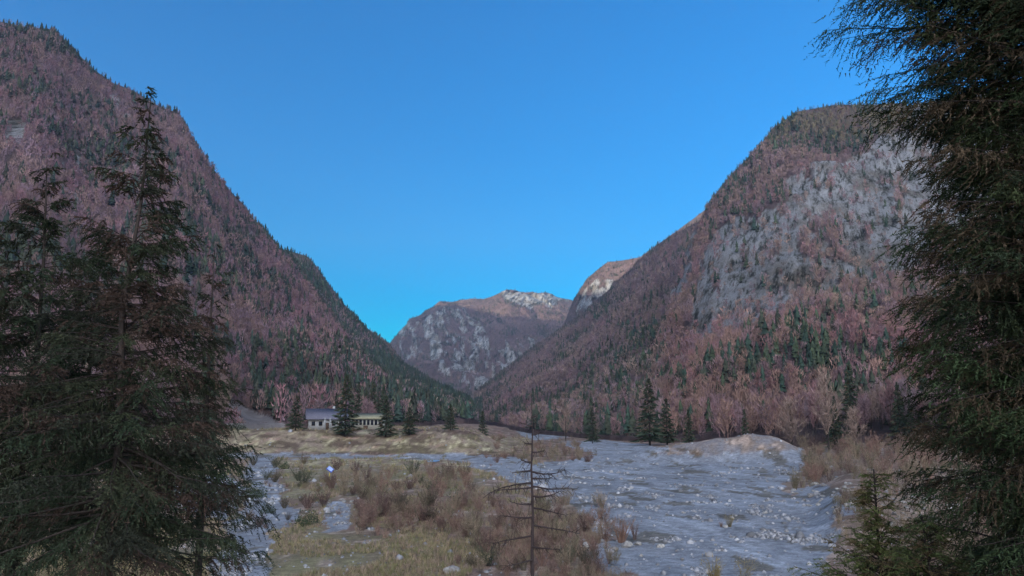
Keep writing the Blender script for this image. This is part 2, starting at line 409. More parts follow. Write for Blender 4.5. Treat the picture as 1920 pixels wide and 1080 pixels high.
# unseen ridge added left of the frame, shaped to keep the valley in shade
mx = np.linspace(-3500, 4700, 80); zz = []
prof = np.array([(-1700, 0), (-1100, .45), (-400, .85), (0, 1), (500, .8), (1800, 0)])
MV = []
for i, yv in enumerate(mx):
    hgt = 1560 + 170 * float(sstep(1200, 0, yv)) + 60 * float(fbm([yv / 700], [3.], seed=91)[0]) 
    for dx, k in prof: MV.append((-3250 + dx * (.85 + .15 * math.sin(i * .7)), yv, hgt * k - 20))
MV = np.array(MV)
mo = mesh_np('shade_massif', MV, grid_faces(80, 6), M_hill, np.tile([.1, .08, .06], (len(MV), 1)), np.zeros(len(MV)), smooth=True)
tag(mo, kind='structure')

# ------------------------------------------------------------------ forest
def conifer_t(n_t=5, rad=.17, k=7, seed=0, jag=.35):
    """unit-height conifer, layered ragged skirts"""
    r = np.random.default_rng(seed); V = []; F = []
    for i in range(n_t):
        a = i / n_t; zt = min(1, .16 + (a + 1.35 / n_t) * .86); zb = .1 + a * .82
        rb = rad * (1 - a) ** .85 + .02
        b = len(V); V.append((0, 0, zt))
        for j in range(k):
            th = 2 * math.pi * (j + r.random() * .5 + i * .5) / k
            q = rb * (1 + jag * (r.random() * 2 - 1)) 
            V.append((q * math.cos(th), q * math.sin(th), zb - .03 + .05 * r.random()))
        for j in range(k):
            if r.random() < .12: continue
            F.append((b, b + 1 + j, b + 1 + (j + 1) % k))
    return np.array(V), np.array(F)
def spray_t(n=18, wid=.05, ln=.3, seed=0, bot=.25, rad=.24, up=1.4, lm=0.):
    """unit-height crown of thin upright twig sprays round a stem"""
    r = np.random.default_rng(seed); V = []; F = []
    V += [(-.012, 0, 0), (.012, 0, 0), (0, 0, .8)]; F.append((0, 1, 2))
    V += [(0, -.012, 0), (0, .012, 0), (0, 0, .8)]; F.append((3, 4, 5))
    for i in range(n):
        h = bot + (1 - bot) * r.random() ** .8
        rr = rad * math.sin(math.pi * min(.97, max(.08, (h - bot * .6) / (1 - bot * .6)))) ** .6 * r.random() ** .5
        th = r.random() * 6.283
        p = np.array([rr * math.cos(th), rr * math.sin(th), h - .08])
        d = np.array([math.cos(th) * .5, math.sin(th) * .5, up]) + r.normal(0, .35, 3); d /= np.linalg.norm(d)
        s = np.cross(d, r.normal(0, 1, 3)); s /= np.linalg.norm(s)
        l = ln * (.5 + .7 * r.random()); wd = wid * (.5 + r.random())
        b = len(V); V += [p - s * wd * .4, p + s * wd * .4, p + d * l + s * wd * .3 * r.normal()]
        F.append((b, b + 1, b + 2))
    V = np.array(V); V[:, 2] = np.clip(V[:, 2], -.02, 1.02)
    return V, np.array(F)
def stamp(tmpls, pos, h, col, rng, jit=.3, wide=None):
    """all trees of a wood as one set of arrays"""
    Vs = []; Fs = []; Cs = []; off = 0
    pick = rng.integers(0, len(tmpls), len(pos))
    for k, (tv, tf) in enumerate(tmpls):
        s = np.where(pick == k)[0]
        if not len(s): continue
        th = rng.random(len(s)) * 6.283; c, sn = np.cos(th), np.sin(th)
        hh = h[s]; wsc = hh * (rng.uniform(.8, 1.25, len(s)) if wide is None else wide[s])
        x = (tv[None, :, 0] * c[:, None] - tv[None, :, 1] * sn[:, None]) * wsc[:, None]
        y = (tv[None, :, 0] * sn[:, None] + tv[None, :, 1] * c[:, None]) * wsc[:, None]
        V = np.stack([x, y, tv[None, :, 2] * hh[:, None]], -1) + pos[s][:, None]
        # one random tone per leaf face (vertices are unshared enough)
        base = np.random.default_rng(k).uniform(1 - jit, 1 + jit, (1, (len(tv) + 2) // 3, 1)).repeat(3, 1)[:, :len(tv)]
        C = col[s][:, None] * base
        Vs.append(V.reshape(-1, 3)); Cs.append(C.reshape(-1, 3))
        Fs.append((tf[None] + (np.arange(len(s)) * len(tv))[:, None, None] + off).reshape(-1, 3)); off += len(s) * len(tv)
    return np.concatenate(Vs), np.concatenate(Fs), np.concatenate(Cs)
def scatter(L, spacing, rng, vmax=None, rockdens=.06):
    P = L.P[:, :, :]
    a = P[:-1, :-1]; b = P[:-1, 1:]; c = P[1:, :-1]; d = P[1:, 1:]
    hx = np.stack([b[..., 0] - a[..., 0], b[..., 1] - a[..., 1]], -1); hy = np.stack([c[..., 0] - a[..., 0], c[..., 1] - a[..., 1]], -1)
    area = np.abs(hx[..., 0] * hy[..., 1] - hx[..., 1] * hy[..., 0]) + .35 * np.linalg.norm(np.cross(b - a, c - a), axis=-1)
    area = area * np.where(L.rock[:-1, :-1] > .5, rockdens, 1)
    px = L.PX[:-1, :-1]; area = area * ((px > -150) & (px < 2080))
    N = int(area.sum() / spacing ** 2)
    cum = np.cumsum(area.ravel()); idx = np.searchsorted(cum, rng.random(N) * cum[-1])
    i, j = np.unravel_index(np.clip(idx, 0, area.size - 1), area.shape)
    u, v = rng.random(N)[:, None], rng.random(N)[:, None]
    pos = (a[i, j] * (1 - u) + b[i, j] * u) * (1 - v) + (c[i, j] * (1 - u) + d[i, j] * u) * v
    # ranks of trees along the crest itself
    return pos
G_CON = np.array([[.032, .054, .036], [.045, .062, .034], [.042, .050, .032]])
B_COL = np.array([[.178, .120, .122], [.198, .120, .115], [.155, .118, .122], [.205, .152, .118], [.178, .132, .106], [.195, .145, .145]])
def woods(L, name, spacing, hmean, label, seed, con=.25, lod=0, near_cut=None, ridge_con=.6, tint=(1, 1, 1), warm=0.):
    rng = np.random.default_rng(seed)
    pos = scatter(L, spacing, rng, rockdens=.0 if L is FM else .06)
    tx, ty = proj(pos); pos = pos[~(inpoly(tx, ty - 4, TRACK) | inpoly(tx, ty - 14, TRACK) | inpoly(tx, ty - 26, TRACK))]
    k = fbm(pos[:, 0] / 110, pos[:, 1] / 150, pos[:, 2] / 90, seed=seed, oct=3)
    k2 = fbm(pos[:, 0] / 70, pos[:, 1] / 90, pos[:, 2] / 60, seed=seed + 2, oct=3)
    nb = L.P.shape[0]
    pxs, pys = proj(pos)
    # near the crest line conifers stand out
    rid = np.interp(pxs, L.PX[-1], proj(L.P[-1])[1])
    crest = (pys - rid) < 14
    zone = inpoly(pxs, pys, [(470,650),(600,640),(760,680),(905,750),(905,812),(470,812)]) * .4 + inpoly(pxs, pys, [(1030,745),(1250,690),(1700,640),(1700,860),(1030,860)]) * .08 + inpoly(pxs, pys, [(380,330),(420,330),(760,690),(700,690)]) * .12
    pc = np.clip(con + zone + k * .8, .02, .9) + crest * (ridge_con - con)
    iscon = rng.random(len(pos)) < pc
    # lower slopes carry more conifers
    h = hmean * np.clip(rng.normal(1, .28, len(pos)), .45, 1.8) * (1 + .35 * k2) * np.where(crest, .62, 1)
    far = []
    out = {}
    dist = pos[:, 1]
    for kind in ('con', 'bare'):
        s = iscon if kind == 'con' else ~iscon
        idx = np.where(s)[0]
        if near_cut is not None:
            vis = (pxs[idx] > 20) & (pxs[idx] < 1900)
            o = idx[vis][np.argsort(dist[idx][vis])][:near_cut[kind]]
            out[kind] = (pos[o], h[o])
            idx = np.setdiff1d(idx, o)
        if kind == 'con':
            col = G_CON[rng.integers(0, 3, len(idx))] * rng.uniform(.75, 1.35, (len(idx), 1))
        else:
            ci = np.clip(((k2[idx] + 1) / 2 * 6 + rng.normal(0, 1.1, len(idx))), 0, 5.99).astype(int)
            col = B_COL[ci] * rng.uniform(.75, 1.3, (len(idx), 1)) * (1 + warm * np.array([1, .2, -.2]))
        if kind == 'bare': col = col * np.where(((pxs[idx] > 1250) & (pys[idx] > 600))[:, None], np.array([1.05, .97, .97]), 1) * np.where(((pys[idx] < 270) & (pxs[idx] > 1380))[:, None], np.array([.82, 1.0, .72]), 1)
        col = col * (1 + .3 * fbm(pos[idx, 0] / 220, pos[idx, 1] / 260, pos[idx, 2] / 160, seed=seed + 7, oct=3))[:, None] * np.array(tint)
        hs_ = h[idx] * (1.1 if kind == 'con' else .85)
        p_ = pos[idx]; d_ = dist[idx]
        for lo, hi, q in ((0, 900, 0), (900, 1800, 1), (1800, 99999, 2)):
            ss = (d_ >= lo) & (d_ < hi)
            if not ss.any(): continue
            if kind == 'con': tm = [conifer_t((8, 5, 3)[q], .16, (9, 6, 5)[q], seed + z, .45) for z in range(4)]
            else: tm = [spray_t((110, 30, 12)[q], (.035, .085, .16)[q], (.2, .3, .4)[q], seed + z, .15, .26) for z in range(4)]
            far.append(stamp(tm, p_[ss], hs_[ss], col[ss], rng))
    V = np.concatenate([f[0] for f in far]); C = np.concatenate([f[2] for f in far])
    off = 0; Fs = []
    for f in far: Fs.append(f[1] + off); off += len(f[0])
    o = mesh_np(name, V, np.concatenate(Fs), M_vc, C)
    tag(o, label, 'woodland', kind='stuff')
    return out
near = {}
near['left'] = woods(L1, 'forest', 7.2, 15, 'mixed wood of bare purple brown trees and conifers covering the steep left slope', 101, .2, near_cut={'con': 90, 'bare': 80}, tint=(.93, .84, .91))
woods(L2, 'forest', 9.5, 16, 'dark wood on the second ridge dropping to the valley notch', 201, .42)
woods(FM, 'forest', 17, 17, 'hazy wood between pale crags on the farthest mountain', 301, .25, tint=(1.0, 1, 1.0))
woods(R3, 'forest', 12, 14, 'thin wood on the far shoulder right of the distant peak', 401, .2)
woods(R2, 'forest', 9, 15, 'mauve brown wood on the long slope running down to the valley notch', 501, .13, ridge_con=.3)
near['right'] = woods(R1, 'forest', 7.2, 14, 'brown wood around the grey cliffs of the right mountain', 601, .14, near_cut={'con': 60, 'bare': 140}, ridge_con=.4, warm=.08)

# ------------------------------------------------------------------ single trees of the middle distance
def crown_mesh(kind, seed):
    r = np.random.default_rng(seed)
    if kind == 'con':
        V = []; F = []; C = []
        n = 900
        for i in range(n):
            h = .06 + .93 * r.random() ** 1.15
            rad = (.19 * (1 - h) ** .8 + .008) * (.75 + .3 * math.sin(h * 60 + seed)) 
            th = r.random() * 6.283; q = rad * r.random() ** .35
            p = np.array([q * math.cos(th), q * math.sin(th), h])
            d = np.array([math.cos(th), math.sin(th), -.45 + .3 * r.random()]); d /= np.linalg.norm(d)
            s = np.cross(d, r.normal(0, 1, 3)); s /= np.linalg.norm(s)
            l = .045 * (.5 + r.random()) * (1.3 - h); wd = .014
            V += [p - d * l * .5 - s * wd, p - d * l * .5 + s * wd, p + d * l + s * wd * .3]; t = r.uniform(.6, 1.45)
            c = (np.array([.034, .050, .030]) if r.random() > .2 else np.array([.07, .055, .035])) * t
            C += [c] * 3; F.append((3 * i, 3 * i + 1, 3 * i + 2))
        return mesh_only('crown', V, F, C)
    V = []; F = []; C = []
    base = B_COL[seed % 6] * 1.0
    n = 0
    for b in range(26):
        h0 = .2 + .65 * r.random(); th = r.random() * 6.283
        d = np.array([math.cos(th), math.sin(th), 1.3 + r.random()]); d /= np.linalg.norm(d)
        L_ = .34 * (1.05 - h0) + .08; p0 = np.array([0, 0, h0])
        s = np.cross(d, [0, 0, 1]); s /= np.linalg.norm(s)
        V += [p0 - s * .006, p0 + s * .006, p0 + d * L_]; C += [base * .8] * 3; F.append((n, n + 1, n + 2)); n += 3
        for k in range(30):
            q = r.random() ** .7; p = p0 + d * L_ * q + r.normal(0, .012, 3)
            e = d * .8 + r.normal(0, .6, 3) + np.array([0, 0, .5]); e /= np.linalg.norm(e)
            s2 = np.cross(e, r.normal(0, 1, 3)); s2 /= np.linalg.norm(s2); l = .05 + .09 * r.random()
            V += [p - s2 * .0045, p + s2 * .0045, p + e * l]; C += [base * r.uniform(.7, 1.4)] * 3; F.append((n, n + 1, n + 2)); n += 3
    return mesh_only('crown', V, F, C)
def mesh_only(name, V, F, C, m=None):
    o = mesh_np(name, V, F, m or M_vc, np.array(C)); me = o.data; bpy.data.objects.remove(o); return me
def trunk_mesh(kind, seed):
    r = np.random.default_rng(seed)
    hs_ = np.array([-.03, .0, .1, .3, .55, .8, .97]) if kind == 'con' else np.array([-.03, 0, .1, .3, .5, .7, .92])
    pts = np.stack([r.normal(0, .006, 7), r.normal(0, .006, 7), hs_], -1); pts[:3, :2] = 0
    rad = np.array([.017, .014, .012, .010, .007, .004, .001])
    V, F = tube(pts, rad, 6); o = mesh_np('trunk', V, F, M_bark); me = o.data; bpy.data.objects.remove(o); return me
CM = {k: [(trunk_mesh(k, s), crown_mesh(k, s)) for s in range(6)] for k in ('con', 'bare')}
def put_tree(kind, loc, h, label, group=None, name=None, wide=1.0, which=None):
    i = random.randrange(6) if which is None else which
    o = empty(name or ('conifer' if kind == 'con' else 'bare_tree'), loc, random.random() * 6.28)
    o.scale = (h * wide, h * wide, h)
    tag(o, label, 'tree', group)
    for nm, me in zip(('trunk', 'crown'), CM[kind][i]):
        c = bpy.data.objects.new(nm, me); COL.objects.link(c); c.parent = o
    return o
for side, kind, lab, grp in (('left', 'con', 'dark conifer in the forest edge at the foot of the left slope', 'conifers at the foot of the left slope'),
        ('left', 'bare', 'leafless brown tree in the forest edge at the foot of the left slope', 'bare trees at the foot of the left slope'),
        ('right', 'con', 'dark conifer in the forest edge behind the gravel river bed', 'conifers behind the river bed'),
        ('right', 'bare', 'leafless reddish brown tree in the forest edge behind the gravel river bed', 'bare trees behind the river bed')):
    P_, H_ = near[side][kind]
    for p, h in zip(P_, H_):
        q = float(proj(p)[0])
        if side == 'left': zn = 'above the near end of the left slope behind the spruces' if q < 330 else ('around the pale sloping track' if q < 560 else ('behind the two houses' if q < 740 else 'beyond the right end of the meadow'))
        else: zn = 'beyond the far end of the river bed' if q < 1190 else ('left of and behind the low end of the gravel mound' if q < 1390 else ('behind the top of the gravel mound' if q < 1520 else 'on the slope above the right bank'))
        base = 'dark conifer' if kind == 'con' else ('leafless brown tree' if side == 'left' else 'leafless reddish brown tree')
        put_tree(kind, p - np.array([0, 0, .5]), float(h) * (1.25 if kind == 'con' else 1.1), base + ' ' + zn, ('conifers ' if kind == 'con' else 'bare trees ') + zn)
def gz(x, y): return float(ground_z(np.array([x]), np.array([y]))[0])
def tree_at(kind, px, top, D, label, wide=1.0, extra=0, **k):
    x = (px - 960) / FPX * D * 1.0
    p = at(px, top, D); x = float(p[0]); z0 = gz(x, D)
    return put_tree(kind, (x, D, z0 - .2), float(p[2]) - z0, label, wide=wide, **k)
for px, top, D, wd, lab in [
    (395, 655, 250, .95, 'tall narrow dark conifer on the meadow edge right of the big near spruce'),
    (350, 700, 275, 1.0, 'dark conifer just left of the pale sloping track'),
    (557, 740, 318, 1.5, 'brownish green conifer immediately left of the white chalet'),
    (651, 700, 318, 1.35, 'tall broad dark conifer between the chalet and the long low building'),
    (725, 740, 318, 1.5, 'broad dark conifer at the right end of the long low building'),
    (768, 762, 318, 1.9, 'squat broad conifer on the meadow, second right of the long low building'),
    (845, 756, 325, 1.6, 'dark conifer standing alone at the right end of the meadow'),
    (905, 770, 420, 1.3, 'dark conifer at the far end of the meadow by the valley notch'),
    (1215, 708, 425, 1.4, 'largest dark conifer on the far bank of the gravel bed'),
    (1248, 745, 430, 1.3, 'medium dark conifer just right of the largest one on the far bank'),
    (1110, 762, 470, 1.2, 'dark conifer behind the far end of the gravel bed'),
    (1290, 765, 400, 1.1, 'dark conifer behind the left end of the gravel mound'),
    (1395, 765, 360, .9, 'slender dark conifer behind the gravel mound'),
    (1560, 750, 300, 1.3, 'dark conifer on the right bank beside the tall spruce')]:
    tree_at('con', px, top, D, lab, wd)
for px, top, D, wd, lab in [
    (600, 745, 375, 1.2, 'bare grey brown tree standing behind the chalet roof'),
    (690, 745, 380, 1.2, 'bare tree behind the long low building'),
    (1060, 760, 520, 1.3, 'bare tree beyond the far end of the river bed'),
    (1545, 690, 290, .8, 'tall slim bare tree on the bank behind the gravel mound'),
    (1480, 740, 320, 1.2, 'bare red brown tree rising behind the gravel mound'),
    (1600, 760, 250, 1.2, 'bare tree on the right bank in front of the dark conifers')]:
    tree_at('bare', px, top, D, lab, wd)


# ------------------------------------------------------------------ houses
def plain(name, c, rough=.8):
    def b(nt, p):
        n = noisy(nt, 1.7, 5, .6, objco(nt))
        nt.links.new(mix(nt, 1.0, c, ramp(nt, n.outputs[0], [(.3, (.8,) * 3), (.7, (1.2,) * 3)]), 'MULTIPLY'), p.inputs['Base Color'])
    return mat(name, rough, b)
M_white = plain('limewash', (.26, .27, .25)); M_slate = plain('slate_roof', (.12, .12, .14)); M_dark = plain('dark_glass', (.012, .016, .022), .3)
M_wood = plain('dark_timber', (.07, .05, .035)); M_tan = plain('sheet_roof', (.22, .21, .13)); M_cream = plain('cream_render', (.25, .25, .20))
M_red = plain('purple_boarding', (.24, .11, .15)); M_blue = plain('blue_panel', (.03, .07, .36), .35); M_pale = plain('pale_panel', (.32, .42, .62), .3)
M_metal = plain('grey_metal', (.36, .37, .38), .5); M_yel = plain('yellow_post', (.45, .36, .08)); 
def part(name, boxes, m, parent, label=None):
    b = MB()
    for q in boxes: b.add(*box(*q))
    o = b.build(name, m, parent)
    if label: o['label'] = label
    return o
def ground_obj(px, D): 
    x = (px - 960) / FPX * D * 1.0
    x = float(at(px, 800, D)[0]); return x, D, gz(x, D)
def roof_gable(x0, x1, y0, y1, z, zr, t, along='x'):
    """two pitched slabs, ridge along x"""
    ym = (y0 + y1) / 2
    V = []; F = []
    for (ya, yb) in ((y0, ym), (y1, ym)):
        b = len(V)
        V += [(x0, ya, z), (x1, ya, z), (x1, yb, zr), (x0, yb, zr), (x0, ya, z + t), (x1, ya, z + t), (x1, yb, zr + t), (x0, yb, zr + t)]
        F += [tuple(b + i for i in f) for f in BOXF]
    return np.array(V, float), np.array(F)
# chalet
x, y, z = ground_obj(612, 352)
ch = tag(empty('chalet', (x, y, z - .3), R(16)), 'white walled chalet with a grey pitched roof at the foot of the wooded slope', 'house')
ch.scale = (1.25,) * 3; part('wall', [(-6.2, 6.2, -4, 4, 0, 4.2)], M_white, ch)
b = MB(); b.add(np.array([(-6.2, -4, 4.2), (-6.2, 4, 4.2), (-6.2, 0, 7.0), (-6.05, -4, 4.2), (-6.05, 4, 4.2), (-6.05, 0, 7.0)]), [(0, 2, 1), (3, 4, 5), (0, 1, 4), (0, 4, 3), (1, 2, 5), (1, 5, 4), (2, 0, 3), (2, 3, 5)])
V_, F_ = b.V[0].copy(), b.F[0]; V2 = V_.copy(); V2[:, 0] *= -1; b.add(V2, F_)
b.build('gable', M_red, ch)
b = MB(); b.add(*roof_gable(-7.2, 7.2, -5.2, 5.2, 3.55, 7.1, .25)); rf = b.build('roof', M_slate, ch)
part('chimney', [(2, 2.8, .4, 1.2, 6.2, 8.2)], M_white, rf)
for wx in (-4.6, -2.2, 2.2, 4.6):
    f = part('window', [(wx - .6, wx + .6, -4.06, -3.99, 1.5, 3.0)], M_wood, ch)
    part('pane', [(wx - .48, wx + .48, -4.09, -4.062, 1.6, 2.9)], M_dark, f)
d = part('door', [(-.6, .6, -4.07, -3.99, 0.2, 2.5)], M_wood, ch)
part('handle', [(.4, .48, -4.13, -4.072, 1.2, 1.35)], M_metal, d)
for wx in (-2.2, 1.0):
    f = part('window', [(-6.26, -6.19, wx, wx + 1.2, 1.5, 2.9)], M_wood, ch); part('pane', [(-6.29, -6.262, wx + .1, wx + 1.1, 1.6, 2.8)], M_dark, f)
part('balcony', [(-7.0, -6.32, -3, 3, 3.5, 3.62), (-7.0, -6.93, -3, 3, 3.62, 4.4)], M_wood, ch)
# long low lodge
x, y, z = ground_obj(691, 358)
lo = tag(empty('lodge', (x, y, z - .3), R(-4)), 'long low pale building with a row of tall dark windows under a tan roof', 'house')
lo.scale = (1.1,) * 3; part('wall', [(-6.5, 6.5, -3.5, 3.5, 0, 4.6)], M_cream, lo)
b = MB(); b.add(*roof_gable(-7.1, 7.1, -4.6, 4.6, 4.3, 6.4, .22)); b.build('roof', M_tan, lo)
b = MB(); b.add(np.array([(-6.5, -3.5, 4.6), (-6.5, 3.5, 4.6), (-6.5, 0, 6.3), (-6.4, -3.5, 4.6), (-6.4, 3.5, 4.6), (-6.4, 0, 6.3)]), F_)
V2 = b.V[0].copy(); V2[:, 0] *= -1; b.add(V2, F_); b.build('gable', M_cream, lo)
for i in range(8):
    wx = -5.4 + i * 1.54
    f = part('window', [(wx - .58, wx + .58, -3.56, -3.49, 1.9, 4.1)], M_white, lo); part('pane', [(wx - .48, wx + .48, -3.59, -3.562, 2.0, 4.0)], M_dark, f)
part('door', [(-1.2, .6, -3.56, -3.49, .2, 1.75)], M_wood, lo)
# white marker posts in front of the chalet
for k, (px, D, lab) in enumerate([(609, 330, 'left one of two white posts in front of the chalet'), (619, 332, 'right one of two white posts in front of the chalet')]):
    x, y, z = ground_obj(px, D); p = tag(empty('marker_post', (x, y, z)), lab, 'post', 'white posts in front of the chalet')
    part('post', [(-.28, .28, -.28, .28, -.2, 4.6)], M_white, p); part('cap', [(-.36, .36, -.36, .36, 4.6, 4.8)], M_metal, p)
# tilted panel on a post
x, y, z = gd(617, 912); z = gz(x, y)
sg = tag(empty('solar_panel', (x, y, z), R(-28)), 'small tilted blue white panel on a thin post among the bushes', 'solar panel')
part('post', [(-.06, .06, -.06, .06, -.2, 2.6)], M_yel, sg)
b = MB(); V_, F2 = box(-.72, .72, -.44, .44, -.04, .04)
def tilt(V, a, dz):
    c, s_ = math.cos(a), math.sin(a); W = V.copy(); W[:, 1] = V[:, 1] * c - V[:, 2] * s_; W[:, 2] = V[:, 1] * s_ + V[:, 2] * c + dz; return W
b.add(tilt(V_, R(52), 2.9), F2); fr = b.build('frame', M_blue, sg); fr.rotation_euler = (0, R(28), 0); fr.location = (-1.25, 0, .3)
V_, F2 = box(-.64, .60, -.28, .38, .045, .06); b = MB(); b.add(tilt(V_, R(52), 2.9), F2); b.build('panel', M_pale, fr)
# puddle on the meadow
def _water(nt, p):
    p.inputs['Base Color'].default_value = (.16, .27, .38, 1); p.inputs['Roughness'].default_value = .35; p.inputs['Specular IOR Level'].default_value = .5
M_water = mat('water_mat', .1, _water)
x, y, z = gd(812, 866); z0 = gz(x, y)
th = np.linspace(0, 2 * np.pi, 40, endpoint=False); rr = 1 + .25 * vn(np.cos(th) * 2, np.sin(th) * 2, seed=5)
V = np.c_[x + 1.9 * rr * np.cos(th), y + 6 * rr * np.sin(th), np.zeros(40)]; V[:, 2] = ground_z(V[:, 0], V[:, 1]).max() + .03
V = np.r_[[[x, y, V[0, 2]]], V]
tag(mesh_np('water', V, [(0, i + 1, (i + 1) % 40 + 1) for i in range(40)], M_water), kind='structure')

# ------------------------------------------------------------------ boulders and stones
def rock_mesh(seed, sub=3):
    import bmesh
    bm = bmesh.new(); bmesh.ops.create_icosphere(bm, subdivisions=sub, radius=1)
    r = np.random.default_rng(seed); V = np.array([v.co for v in bm.verts]); sc = r.uniform(.7, 1.2, 3) * (1, 1, .72)
    for k in range(9):
        n = r.normal(0, 1, 3); n /= np.linalg.norm(n); d = r.uniform(.55, .85)
        q = V @ n; V = V - np.maximum(q - d, 0)[:, None] * n
    V = V * (1 + .07 * fbm(V[:, 0] * 3, V[:, 1] * 3, V[:, 2] * 3, seed=seed)[:, None]) * sc
    F = np.array([[v.index for v in f.verts] for f in bm.faces]); bm.free(); return V, F
RM = []
for s in range(7):
    V, F = rock_mesh(s); o = mesh_np('boulder', V, F, M_stone); RM.append(o.data); bpy.data.objects.remove(o)
def boulder(px, py, size, label, group=None):
    x, y, z = gd(px, py)
    for _ in range(4): z = gz(x, y); x, y, z = gd(px, py, z)
    o = bpy.data.objects.new('boulder', random.choice(RM)); COL.objects.link(o); s_ = size / FPX * y / 2
    o.location = (x, y, gz(x, y) + s_ * .25); o.scale = (s_, s_ * random.uniform(.8, 1.2), s_ * random.uniform(.8, 1.1)); o.rotation_euler = (random.uniform(-.3, .3), random.uniform(-.3, .3), random.random() * 6)
    tag(o, label, 'boulder', group)
G1 = 'boulders at the left edge of the river bed'
boulder(1175, 1026, 27, 'large pale boulder on the left edge of the river bed, biggest of its cluster', G1)
boulder(1150, 1033, 20, 'pale boulder just left of the biggest one at the river bed edge', G1)
boulder(1238, 1026, 18, 'pale boulder right of the biggest one at the river bed edge', G1)
boulder(1100, 1025, 16, 'pale boulder on dark brush left of the river bed cluster', G1)
boulder(1196, 1022, 14, 'small boulder touching the right side of the biggest one', G1)
boulder(848, 1074, 30, 'pale flat boulder at the bottom edge below the thicket', 'boulders by the meadow')
boulder(295, 688, 24, 'grey boulder') if 0 else None
random.seed(5)
emb = [(1478, 925), (1560, 930), (1650, 925), (1790, 945), (1800, 985), (1690, 1000), (1560, 975), (1490, 945)]
n = 0
while n < 110:
    px, py = random.uniform(1470, 1805), random.uniform(905, 1005)
    if inpoly(np.array([px]), np.array([py]), [(1478, 922), (1530, 905), (1660, 905), (1800, 935), (1805, 1000), (1690, 1000), (1570, 975), (1490, 945)])[0]:
        boulder(px, py, random.choice([6, 7, 8, 9, 11, 14]), 'pale boulder heaped on the right embankment of the river bed', 'boulders on the right embankment'); n += 1
n = 0
while n < 44:
    px, py = random.uniform(1040, 1560), 845 + 225 * random.random() ** .8
    if inpoly(np.array([px]), np.array([py]), P_GRAV[0])[0]:
        boulder(px, py, random.choice([4, 5, 5, 6, 8, 10]), 'grey stone lying loose on the open gravel bed', 'stones on the gravel bed'); n += 1
for k in range(26):
    boulder(random.uniform(600, 665), random.uniform(935, 990), random.uniform(5, 10), 'pale stone in the stony patch below the solar panel', 'stones below the solar panel')
# cobbles nobody could count
def cobbles():
    rng = np.random.default_rng(5); N = 90000
    px = rng.uniform(300, 1900, N); py = 832 + 330 * rng.random(N) ** 1.0
    a = (px - 960) / FPX; b_ = (540 - py) / FPX; k = -CAMH / (ST + b_ * CT); y = k * (CT - b_ * ST); x = a * k
    _, g = ground_cols(x, y, np.zeros(N)); cl = fbm(x / 4, y / 8, seed=77, oct=3)
    keep = (g & (cl > .3)) | (rng.random(N) < .03)
    x, y = x[keep], y[keep]; z = ground_z(x, y)
    V, F = rock_mesh(3, 1); s_ = rng.gamma(1.6, .06, len(x)) * np.clip(y / 90, .6, 1.8) + .04
    col = np.array([.25, .255, .245]) * rng.uniform(.45, 1.35, (len(x), 1))
    VV, FF, CC = stamp([(V, F), rock_mesh(4, 1)], np.stack([x, y, z + s_ * .15], -1), s_, col, rng, .12)
    return tag(mesh_np('gravel', VV, FF, M_vc, CC), 'loose grey cobbles strewn over the river bed', 'gravel', kind='stuff')
cobbles()

# ------------------------------------------------------------------ grass, brush and bushes
def tuft_t(n, h, spread, seed, wd=.03):
    r = np.random.default_rng(seed); V = []; F = []
    for i in range(n):
        th = r.random() * 6.283; q = spread * r.random() ** .5 * .4; p = np.array([q * math.cos(th), q * math.sin(th), -.03])
        d = np.array([math.cos(th) * spread, math.sin(th) * spread, 1.0]) * h * r.uniform(.5, 1.1); s_ = np.array([-math.sin(th), math.cos(th), 0]) * wd
        V += [p - s_, p + s_, p + d]; F.append((3 * i, 3 * i + 1, 3 * i + 2))
    return np.array(V), np.array(F)
def bush_t(stems, tw, seed, wd=.012, spread=.55):
    r = np.random.default_rng(seed); V = []; F = []; n = 0
    for i in range(stems):
        th = r.random() * 6.283; d = np.array([math.cos(th) * spread * r.random(), math.sin(th) * spread * r.random(), 1.]) ; L_ = r.uniform(.55, 1.0); d *= L_
        p = np.array([math.cos(th), math.sin(th), 0]) * .12 * r.random(); s_ = np.cross(d, [.3, 1, 0]); s_ /= np.linalg.norm(s_)
        V += [p - s_ * wd, p + s_ * wd, p + d]; F.append((n, n + 1, n + 2)); n += 3
        for k in range(tw):
            q = p + d * r.uniform(.2, .97); e = d * .5 + r.normal(0, .3, 3); e[2] = abs(e[2]); e /= np.linalg.norm(e)
            s2 = np.cross(e, r.normal(0, 1, 3)); s2 /= np.linalg.norm(s2); l = r.uniform(.1, .26)
            V += [q - s2 * wd * .8, q + s2 * wd * .8, q + e * l]; F.append((n, n + 1, n + 2)); n += 3
    return np.array(V), np.array(F)
